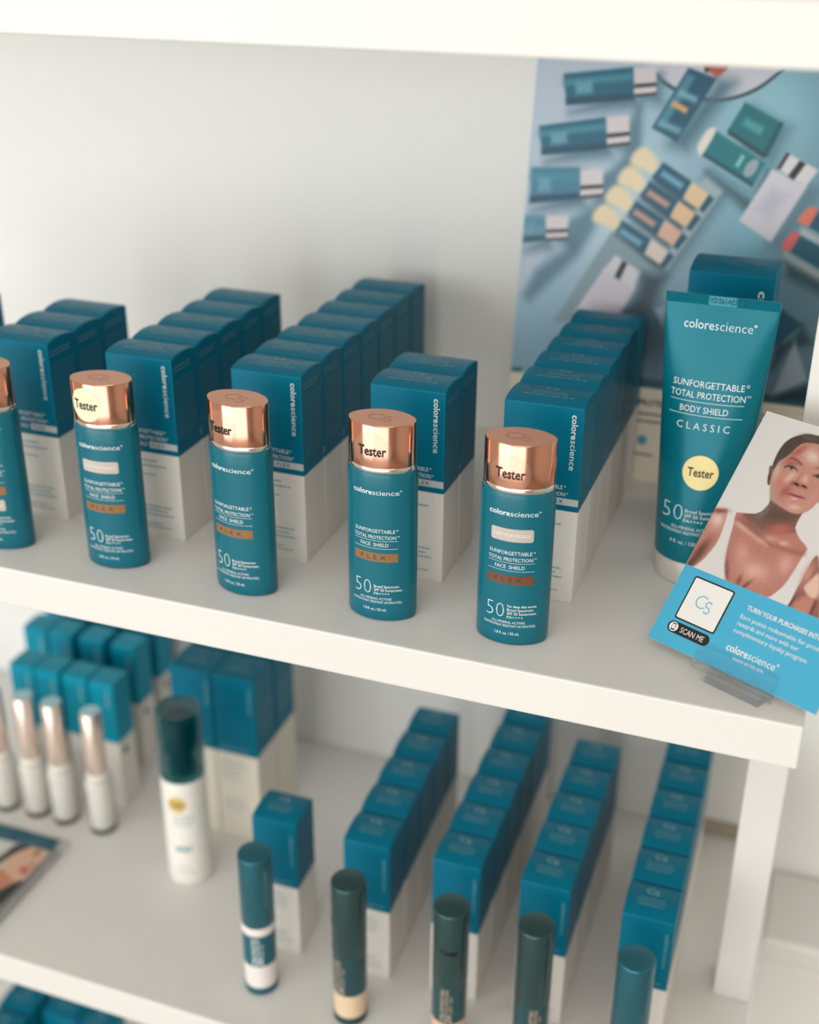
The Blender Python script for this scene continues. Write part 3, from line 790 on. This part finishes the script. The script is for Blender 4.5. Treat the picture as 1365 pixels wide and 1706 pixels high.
def sun_bottle(label, band_mat, resale=None, deep=False, tester='clear', tx=0.0, tz=109.5):
    t = thing('sunscreen_bottle', label, 'bottle', group='copper-capped tester bottles')
    v, f = rings_vf([superell(a, b, z) for z, a, b in BODY])
    smooth_angle(mesh_obj('body', v, f, M_TEALB, t), 40)
    v, f = rings_vf([superell(CA * 1.0, CB * 1.0, Z_RING), superell(CA * 1.012, CB * 1.015, Z_RING + .0005), superell(CA * 1.004, CB * 1.005, Z_CAP - .0004), superell(CA * .985, CB * .98, Z_CAP)])
    smooth_angle(mesh_obj('collar', v, f, M_SILVER, t), 40)
    v, f = rings_vf([superell(CA, CB, Z_CAP + .0001), superell(CA, CB, Z_TOP - .0005), superell(CA * .985, CB * .978, Z_TOP)], True, False)
    cap = smooth_angle(mesh_obj('cap', v, f, M_COPPER, t), 40)
    v, f = rings_vf([superell(CA * .984, CB * .977, Z_TOP - .0012), superell(CA * .984, CB * .977, Z_TOP)])
    topd = mesh_obj('cap_top', v, f, M_COPPERTOP, cap)
    Ink().emblem(0, -0.6, 13, .045).build('cap_emblem', M_INKG, cap, lambda x, y: (x, y * 0.75, Z_TOP + 0.0001))
    Ink().logo(-13.6, 13.6, 82.2, 3.0).build('logo_lettering', M_INKW, t, on_body(.00012))
    i = Ink()
    i.text('SUNFORGETTABLE', -12.6, 11.6, 58.4, 2.2).ring(12.7, 60.2, .5, .2, 10)
    i.text('TOTAL PROTECTION', -13.1, 12.0, 54.4, 2.2).text('TM', 12.4, 13.9, 55.9, .8)
    i.rect(-13.1, 13.1, 53.2, 53.4, 12)
    i.text('FACE  SHIELD', -9.0, 8.0, 49.7, 2.2)
    i.rect(-13.1, 13.1, 48.3, 48.5, 12)
    i.build('name_lettering', M_INKW, t, on_body(.00012))
    i = Ink()
    i.text('50', -13.0, -2.4, 18.0, 9.4, -0.026)
    if deep: i.text('For deep skin tones', -.6, 15.2, 25.2, 1.5, 0.015)
    i.text('Broad Spectrum', -.6, 13.6, 22.8, 1.7, 0.008).text('SPF 50 Sunscreen', -.6, 15.2, 20.4, 1.7, 0.008).text('PA++++', -.6, 8.5, 18.0, 1.7)
    i.text('ALL-MINERAL ACTIVES', -9.6, 9.6, 14.6, 1.5).text('WATER/SWEAT RESISTANT (40 MINUTES)', -14.6, 15.0, 12.3, 1.5)
    i.text('1.8 fl. oz. / 55 mL', -7.4, 6.8, 7.2, 1.7, 0.008)
    i.build('lettering', M_INKW, t, on_body(.00012))
    bd = Ink().rect(-13.2, 13.1, 39.8, 45.4, 24).build('shade_band', band_mat, t, on_body(.00012))
    Ink().text('FLEX', -8.8, 6.6, 41.3, 2.7, 0.004, 1.7).build('band_lettering', M_INKD, bd, on_body(.00022))
    if resale is not None:
        z0 = resale
        st = Ink().rrect(-12.0, 11.8, z0, z0 + 7.8, 1.3).build('resale_sticker', M_LILAC, t, on_body(.00018))
        Ink().text('NOT FOR RESALE', -10.4, 10.2, z0 + 3.0, 1.9, 0.006).build('sticker_lettering', M_INKW, st, on_body(.00028))
    if tester:
        m = M_YELLOW if tester == 'cream' else M_CLEARST
        st = Ink().disc(tx, tz, 10.6 if tester == 'cream' else 11.2).build('tester_sticker', m, t, on_cap(.00015))
        Ink().text('Tester', tx - 8.4, tx + 8.4, tz - 2.8, 5.6, 0.022).build('sticker_lettering', M_BLACK, st, on_cap(.0003))
    return t

for (x, y, a, lab, kw) in (
    (-0.3278, 0.0335, 0.2, 'copper-capped teal bottle cut off by the left frame edge', dict(band_mat=M_TAN, resale=28.5, tester=None)),
    (-0.2437, 0.0364, 4.9, 'copper-capped teal bottle with round cream tester sticker on its cap', dict(band_mat=M_TAN, resale=66.6, tester='cream', tx=-5.0, tz=110.2)),
    (-0.1516, 0.0348, -7.3, 'copper-capped teal bottle before the longest carton column', dict(band_mat=M_TAN, tx=-4.2, tz=108.6)),
    (-0.0623, 0.0359, 1.6, 'copper-capped teal bottle before the two-carton column', dict(band_mat=M_TAN, tx=-1.6, tz=108.6)),
    (0.0175, 0.0368, 3.4, 'copper-capped teal bottle with brown shade band, nearest the leaning postcard', dict(band_mat=M_BROWN, resale=66.6, deep=True, tx=-2.6, tz=107.0))):
    b = sun_bottle(lab, **kw)
    b.location = (x, y, 0); b.rotation_euler = (0, 0, math.radians(a))

# ------------------------------------------------------------------ squeeze tube
tube = thing('squeeze_tube', 'large teal squeeze tube standing on its pearly cap', 'tube', (0.1042, 0.1522, 0), math.radians(-0.8))
R0, HW, ZC, ZT = 0.0245, 0.0327, 0.0160, 0.1735
def tube_ring(u, n=96):
    z = ZC + (ZT - ZC) * u
    s = u
    a = R0 + (HW - R0) * (s ** 1.15)
    b = R0 * (1 - s ** 1.5) + 0.0009 * s
    p = 2.0 + 0.9 * s * (1 - s)
    return superell(a, b, z, n, p), a, b, p
rings = [tube_ring(i / 28)[0] for i in range(29)]
r0 = [(x * .93, y * .93, z - .0005) for x, y, z in rings[0]]
tb = mesh_obj('body', *rings_vf([r0] + rings), M_TUBE, tube); smooth_angle(tb, 50)
# crimped seal with real ridges
v = []; f = []
nr = 84
zs0, zs1 = ZT - 0.0003, 0.1788
for i in range(nr + 1):
    x = -HW - .0002 + (2 * HW + .0004) * i / nr
    flat = -0.0085 < x < 0.0085
    dy = 0.0009 + (0.0 if flat else 0.00042 * (1 if i % 2 else -1))
    v += [(x, -dy, zs0), (x, -dy, zs1), (x, dy, zs1), (x, dy, zs0)]
for i in range(nr):
    for j in range(4):
        k = (j + 1) % 4
        f.append((4 * i + j, 4 * i + k, 4 * i + 4 + k, 4 * i + 4 + j))
f.append((0, 1, 2, 3)); f.append((4 * nr + 3, 4 * nr + 2, 4 * nr + 1, 4 * nr))
seal = mesh_obj('crimped_seal', v, [tuple(reversed(q)) for q in f], M_SEAL, tube)
Ink().text('YD261AES', -7.4, 8.2, 174.8, 2.9, 0.012).build('seal_lettering', M_DARKT, seal, front_plane(-0.00105))
lathe('cap', [(R0 * .90, 0), (R0 * .95, .0006), (R0 * .97, ZC - .0012), (R0 * .955, ZC - .0006)], M_PEARL, tube, 64)
def on_tube(e):
    def fn(x, z):
        u = max(0, min(1, (z - ZC) / (ZT - ZC)))
        _, a, b, p = tube_ring(u, 4)
        return (x, front_y(x, a, b, p) - e, z)
    return fn
Ink().logo(-20.5, 19.0, 159.6, 5.2, True, 0.002, -0.012).build('logo_lettering', M_INKW, tb, on_tube(.00015))
i = Ink()
i.text('SUNFORGETTABLE', -22.4, 19.2, 126.0, 3.8).ring(21.0, 129.2, .9, .3, 12)
i.text('TOTAL PROTECTION', -23.2, 20.4, 119.6, 3.8).text('TM', 20.9, 23.2, 122.4, 1.2)
i.rect(-23.0, 20.2, 117.3, 117.6, 14)
i.text('BODY SHIELD', -16.6, 11.8, 111.2, 3.7)
i.rect(-23.0, 20.2, 109.4, 109.7, 14)
i.text('CLASSIC', -17.2, 14.0, 101.0, 4.2, -0.004, 1.5)
i.build('name_lettering', M_INKW, tb, on_tube(.00015))
i = Ink()
i.text('50', -19.5, -6.8, 43.6, 10.4, -0.026)
i.text('Broad Spectrum', -5.4, 14.5, 49.6, 2.2).text('SPF 50 Sunscreen', -5.6, 16.5, 46.4, 2.2).text('PA++++', -5.8, 6.0, 43.2, 2.2)
i.text('ALL-MINERAL ACTIVES', -13, 12, 38.4, 1.9).text('WATER/SWEAT RESISTANT (80 MINUTES)', -20, 18, 35.4, 1.9)
i.text('4 fl. oz. / 120 mL', -13, 8, 28.6, 2.3)
i.build('lettering', M_INKW, tb, on_tube(.00015))
st = Ink().disc(0.6, 75.4, 10.7).build('tester_sticker', M_YELLOW2, tb, on_tube(.0002))
Ink().text('Tester', -7.0, 8.6, 73.0, 5.2, 0.016).build('sticker_lettering', M_BLACK, st, on_tube(.00035))

# ------------------------------------------------------------------ postcard and its acrylic easel
card = thing('postcard', 'postcard with a portrait photograph and blue band leaning in a clear holder', 'card', (0.0944, 0.0447, 0.0100))
cxv = Vector((0.898, -0.440, 0.0)).normalized(); czv = Vector((0.2935, 0.5990, 0.7450)); czv = (czv - czv.dot(cxv) * cxv).normalized()
cyv = czv.cross(cxv)
Mc = Matrix((cxv, cyv, czv)).transposed().to_4x4(); Mc.translation = card.location
card.matrix_world = Mc
CW, CH = 104.8, 147.6
box('card_sheet', 0, CW * .001, 0.0001, 0.0007, 0, CH * .001, M_CARDW, card)
def warm(U, V):
    g = np.empty(U.shape + (3,)); g[:] = (226, 221, 217); return g
def grain(U, V, img):
    rs = np.random.RandomState(3)
    n = rs.normal(0, 1, U.shape)
    lum = img.mean(-1)
    return img + (n * np.where(lum < 205, 5.0, 1.0))[..., None]
picture('portrait_photo', ART_CARD, CW, CH - 46.8, 0.42, warm, M_CARDP, card, 0.91, 46.8, grain)
Ink().rect(0, CW, 0, 46.8).build('blue_band', M_BLUE, card, front_plane(0.0))
pf = front_plane(-0.0001); pf2 = front_plane(-0.0002); pf3 = front_plane(-0.0003)
Ink().rrect(9.0, 35.0, 16.2, 42.9, 1.4).build('code_frame', M_BLACK, card, pf)
Ink().rrect(9.9, 34.1, 17.1, 42.0, .8).build('code_panel', M_CARDW, card, pf2)
Ink().emblem(22.3, 29.0, 9, .06).build('panel_emblem', M_BLUE, card, pf3)
Ink().rrect(7.8, 34.6, 7.9, 14.6, 3.3, 10).build('scan_pill', M_BLACK, card, pf)
Ink().text('SCAN ME', 16.2, 31.2, 9.6, 3.2).build('pill_lettering', M_CARDW, card, pf2)
Ink().disc(11.6, 11.3, 2.75).build('phone_disc', M_CARDW, card, pf2)
ph = Ink().rrect(10.4, 12.8, 9.2, 13.4, .5)
ph.build('phone_icon', M_BLACK, card, pf3)
Ink().rect(10.7, 12.5, 10.0, 12.8).build('phone_screen', M_CARDW, card, front_plane(-0.0004))
i = Ink().text('TURN YOUR PURCHASES INTO', 45.2, 90.0, 36.2, 2.6, 0.02)
i.text('Earn points redeemable for product', 44.0, 95.5, 30.6, 2.5)
i.text('rewards and more with our', 44.2, 81.2, 26.4, 2.5)
i.text('complimentary loyalty program.', 44.2, 88.6, 22.2, 2.5)
i.logo(45.0, 74.6, 11.6, 4.2)
i.text('KNOW BETTER SKIN', 51.2, 69.8, 8.0, 1.5, 0.012)
i.build('lettering', M_CARDW, card, pf)

hold = thing('acrylic_holder', 'small clear acrylic easel gripping the lower edge of the postcard', 'holder', (0, 0, 0))
# local frame of the card, but resting on the shelf: x along the card edge, y away from the viewer, z up
o3 = Vector((0.0944, 0.0447, 0.0)) + cxv * 0.0560
hz = Matrix((cxv, Vector((0, 0, 1)).cross(cxv), Vector((0, 0, 1)))).transposed().to_4x4(); hz.translation = o3
hold.matrix_world = hz
hl = 0.0235
lean = Vector((0, czv.dot(Vector((0, 0, 1)).cross(cxv)), czv.z)).normalized()   # card's up direction in this frame
def slab(name, p0, d, n, L, t, hx, par):
    # plate of length L along d from p0, thickness t along n, half width hx
    q = [p0, p0 + d * L, p0 + d * L + n * t, p0 + n * t]
    v = [(-hx, a.y, a.z) for a in q] + [(hx, a.y, a.z) for a in q]
    f = [(0, 1, 2, 3), (7, 6, 5, 4), (0, 4, 5, 1), (1, 5, 6, 2), (2, 6, 7, 3), (3, 7, 4, 0)]
    o = mesh_obj(name, v, f, M_ACRYL, par)
    import bmesh as _b
    bm = _b.new(); bm.from_mesh(o.data); _b.ops.recalc_face_normals(bm, faces=bm.faces); bm.to_mesh(o.data); bm.free()
    return bevel(o, 0.0003)
nrm = Vector((0, -lean.z, lean.y))         # out of the card towards the viewer
foot = Vector((0, 0, 0.0090))
slab('front_lip', foot + nrm * 0.0010 - lean * 0.001, lean, nrm, 0.0095, 0.0030, hl, hold)
slab('shelf_ledge', foot - lean * 0.0042 - nrm * 0.0035, nrm, lean, 0.0075, 0.0030, hl, hold)
slab('back_plate', foot - nrm * 0.0038 - lean * 0.001, lean, nrm, 0.075, 0.0028, hl, hold)
slab('support_block', Vector((0, -0.0030, 0.0002)), Vector((0, 0, 1)), Vector((0, 1, 0)), 0.0045, 0.022, hl * 0.78, hold)

# ------------------------------------------------------------------ poster leaning on the wall
poster = thing('poster', 'glossy poster of scattered cosmetics with beige foot leaning on the wall', 'poster', (-0.056, 0.2775, 0.0))
poster.rotation_euler = (-math.atan2(0.048, 0.3), 0, 0)
PWD, PHT = 218.0, 304.0
box('board', 0, PWD * .001, 0.0001, 0.0022, 0, PHT * .001, M_CARDW, poster)
def pbase(U, V):
    g = np.empty(U.shape + (3,))
    t = np.clip((U / PWD), 0, 1)[..., None]; s = np.clip((V - 69) / 235, 0, 1)[..., None]
    top = np.array([168, 192, 208.]) * (1 - t) + np.array([112, 160, 178.]) * t
    bot = np.array([140, 176, 196.]) * (1 - t) + np.array([84, 118, 136.]) * t
    g[:] = bot * (1 - s) + top * s
    return g
picture('cosmetics_photo', ART_POSTER, PWD, PHT - 69.0, 1.0, pbase, M_POSTER, poster, 1.06, 69.0)
Ink().rect(0, PWD, 0, 69.0).build('beige_foot', M_BEIGE, poster, front_plane(0.0))
rnd = random.Random(5)
Ink().text('PROTE', 97, 114, 56.4, 4.2, 0.03).dashes(95, 130, 42, 53, 2, 1.6, rnd, .1).dashes(97, 112, 18, 22, 1, 1.4, rnd, .1).dashes(150, 200, 54, 62, 2, 1.6, rnd, .2).build('foot_print', M_INKD, poster, front_plane(-0.00015))
Ink().disc(102.7, 30.6, 3.6).build('blue_dot', M_BLUE, poster, front_plane(-0.00015))

# ------------------------------------------------------------------ lower shelf: powder sticks
def stick(label, cap_m, label_m, pow_m, ink_m, collar=False, tester=None, big='50'):
    t = thing('powder_stick', label, 'makeup stick', group='powder sticks on the lower shelf')
    r = 0.0124
    lathe('base', [(r * .93, 0), (r, .0008), (r, .0068), (r * .97, .0072)], M_CAPA if collar else cap_m, t)
    lathe('powder_window', [(r * .97, .0073), (r * .97, .0285)], pow_m, t)
    zc = 0.058 if collar else 0.0628
    lb = lathe('label_sleeve', [(r * .985, .0286), (r * .985, zc - .0001)], label_m, t)
    if collar: lathe('collar', [(r * .99, zc), (r * 1.02, zc + .001), (r * 1.02, zc + .0065), (r * .99, zc + .0072)], M_POWW, t); zc += .0073
    cp = lathe('cap', [(r * .985, zc), (r, zc + .0006), (r, .1254), (r * .985, .1263), (r * .955, .1268), (r * .92, .1270)], cap_m, t)
    def wrap(rr): return lambda x, z: (rr * math.sin(x / rr), -rr * math.cos(x / rr), z)
    q = Ink()
    h = zc - .0073 if collar else zc
    L = (h - .0286) * 1000 - 3
    a = Ink().text(big, 0, 7.6, -4.4, 8.4, 0.012)
    a.text('SUNFORGETTABLE', 8.6, L, 1.2, 2.6, 0.02).text('TOTAL PROTECTION', 8.6, L, -2.0, 2.2, 0.02).text('SPF 50', 8.6, L - 6, -4.8, 1.8)
    # reads upward along the sleeve
    q.v = [(-b - 1.5, h * 1000 - L - 1.5 + aa - 0.0) for aa, b in a.v]; q.f = a.f
    q.build('lettering', ink_m, lb, wrap(r * .985 + .0003))
    if collar:
        b = Ink().logo(0, 34, -1, 2.6, False); c = rot_ink(b, 8.0, 118)
        c.build('cap_lettering', M_INKP, cp, wrap(r + .0001))
    if tester is not None:
        Ink().text('Tester', tester - 6.5, tester + 6.5, 93, 4.4, 0.022).build('tester_lettering', M_BLACK, cp, wrap(r + .0003))
    return t
for (x, y, rz, lab, kw) in (
    (-0.1638, 0.0445, 0.42, 'teal powder stick with white collar and white window', dict(cap_m=M_CAPA, label_m=M_LABEL, pow_m=M_POWW, ink_m=M_INKW, collar=True)),
    (-0.0904, 0.0416, -0.2, 'dark green powder stick with a beige window at its foot', dict(cap_m=M_CAPDK, label_m=M_LABELD, pow_m=M_POWB, ink_m=M_TANINK, tester=-11.0)),
    (-0.0158, 0.0433, 0.22, 'dark green powder stick with black tester lettering on the cap', dict(cap_m=M_CAPDK, label_m=M_LABELD, pow_m=M_POWP, ink_m=M_TANINK, tester=0.0)),
    (0.0425, 0.0460, 0.55, 'dark green powder stick second from right, showing a pale 50', dict(cap_m=M_CAPDK, label_m=M_LABELD, pow_m=M_POWB, ink_m=M_TANINK)),
    (0.1100, 0.0399, 0.2, 'satin teal powder stick, rightmost on the lower shelf', dict(cap_m=M_CAPA, label_m=M_LABELD, pow_m=M_POWB, ink_m=M_TANINK))):
    s = stick(lab, **kw); s.location = (x, y, Z2); s.rotation_euler = (0, 0, rz)

# ------------------------------------------------------------------ lower shelf: pump bottle
pump = thing('pump_bottle', 'white pump bottle with see-through teal overcap on the lower shelf', 'bottle', (-0.2725, 0.1336, Z2), 0.42)
r = 0.0183
pb = lathe('body', [(r * .9, 0), (r * .98, .001), (r, .004), (r, .100), (r * .985, .1030), (r * .93, .1045)], M_BODYW, pump, 56)
lathe('pump_head', [(.0095, .1046), (.0095, .118), (.0075, .1185), (.0075, .128), (.0125, .1285), (.0132, .130), (.0132, .152), (.0118, .155)], M_DARKT, pump, 40)
v, f = rings_vf([[(rr * math.cos(2 * math.pi * i / 56), rr * math.sin(2 * math.pi * i / 56), z) for i in range(56)] for rr, z in
                 ((r * .94, .1046), (r * 1.0, .1048), (r * 1.005, .1640), (r * .985, .1656), (r * .90, .1662), (r * .86, .1645), (r * .93, .1630), (r * .94, .1060))], False, False)
n = 56; m = len(v) // n
f += [((m - 1) * n + i, (m - 1) * n + (i + 1) % n, (i + 1) % n, i) for i in range(n)]
f.append(tuple(4 * n + i for i in range(n))); f.append(tuple(5 * n + i for i in reversed(range(n))))
f = [q for q in f]
oc = mesh_obj('overcap', v, [q for q in f if not (len(q) == 4 and min(q) >= 4 * n and max(q) < 6 * n and False)], M_TEALGL, pump)
smooth_angle(oc, 45)
wrap = lambda x, z: ((r + .00015) * math.sin(x / r), -(r + .00015) * math.cos(x / r), z)
st = Ink().disc(-5.0, 84, 7.8).build('tester_sticker', M_GOLDST, pb, wrap)
Ink().text('Tester', -10.4, 0.4, 82.6, 3.6, 0.02).build('sticker_lettering', M_INKD, st, lambda x, z: ((r + .0003) * math.sin(x / r), -(r + .0003) * math.cos(x / r), z))
Ink().dashes(-9, 9, 62, 74, 3, 1.0, rnd, .3).dashes(-9, 5, 36, 42, 2, 2.2, rnd, .1).dashes(-9, 7, 12, 24, 2, .8, rnd, .3).build('lettering', M_INKP, pb, wrap)

# ------------------------------------------------------------------ lower shelf: serum vials
def vial(label):
    t = thing('serum_vial', label, 'vial', group='clear serum vials with rose gold caps')
    lathe('glass_body', [(.0108, 0), (.0122, .0008), (.0125, .003), (.0125, .052), (.0118, .0545), (.0088, .0560)], M_GLASS, t, 40)
    lathe('white_liner', [(.0085, .004), (.0098, .006), (.0106, .045), (.0112, .0500), (.0090, .0538)], M_BODYW, t, 32)
    nk = lathe('white_shoulder', [(.0088, .0562), (.0098, .0566), (.0098, .0610), (.0090, .0616)], M_BODYW, t, 36)
    cp = lathe('cap', [(.0084, .0617), (.0088, .0622), (.0088, .1226), (.0084, .1232)], M_ROSE, t, 36)
    lathe('cap_disc', [(.0080, .1233), (.0080, .1238)], M_BLUEDISC, cp, 32)
    return t
for k, (x, y) in enumerate(((-0.4689, 0.1531), (-0.4382, 0.1557), (-0.4095, 0.1558), (-0.3715, 0.1562))):
    o = place('vial', lambda: vial('x'), (x, y, Z2), 0.3 * k,
              'clear serum vial with rose gold cap, %s from the left' % ORD[k], 'clear serum vials with rose gold caps')

# ------------------------------------------------------------------ lower shelf: leaflet in a clear frame lying flat
leaf = thing('framed_leaflet', 'leaflet with a woman\'s face in a clear frame lying on the lower shelf', 'leaflet', (-0.5, 0.0, Z2))
Lx0, Lx1, Ly0, Ly1 = 0.030, 0.1070, 0.010, 0.1225
fr = box('acrylic_frame', Lx0 - 0.008, Lx1 + 0.008, Ly0 - 0.008, Ly1 + 0.0015, 0.0002, 0.0056, M_ACRYL, leaf, 0.0004)
sheet = box('leaflet_sheet', Lx0, Lx1, Ly0, Ly1, 0.0058, 0.0061, M_CARDW, leaf)
art2 = [(k, s_, c, [q - (30.0 if i % 2 == 0 else 10.0) for i, q in enumerate(p)], *r_) for k, s_, c, p, *r_ in ART_LEAF]
pic = picture('leaflet_photo', art2, 77.0, 112.4, 0.8, (206, 204, 200), M_LEAFP, leaf)
pic.rotation_euler = (-math.pi / 2, 0, 0)          # lie flat: picture x-z becomes x-y, facing up
pic.location = (Lx0, Ly0, 0.0063)
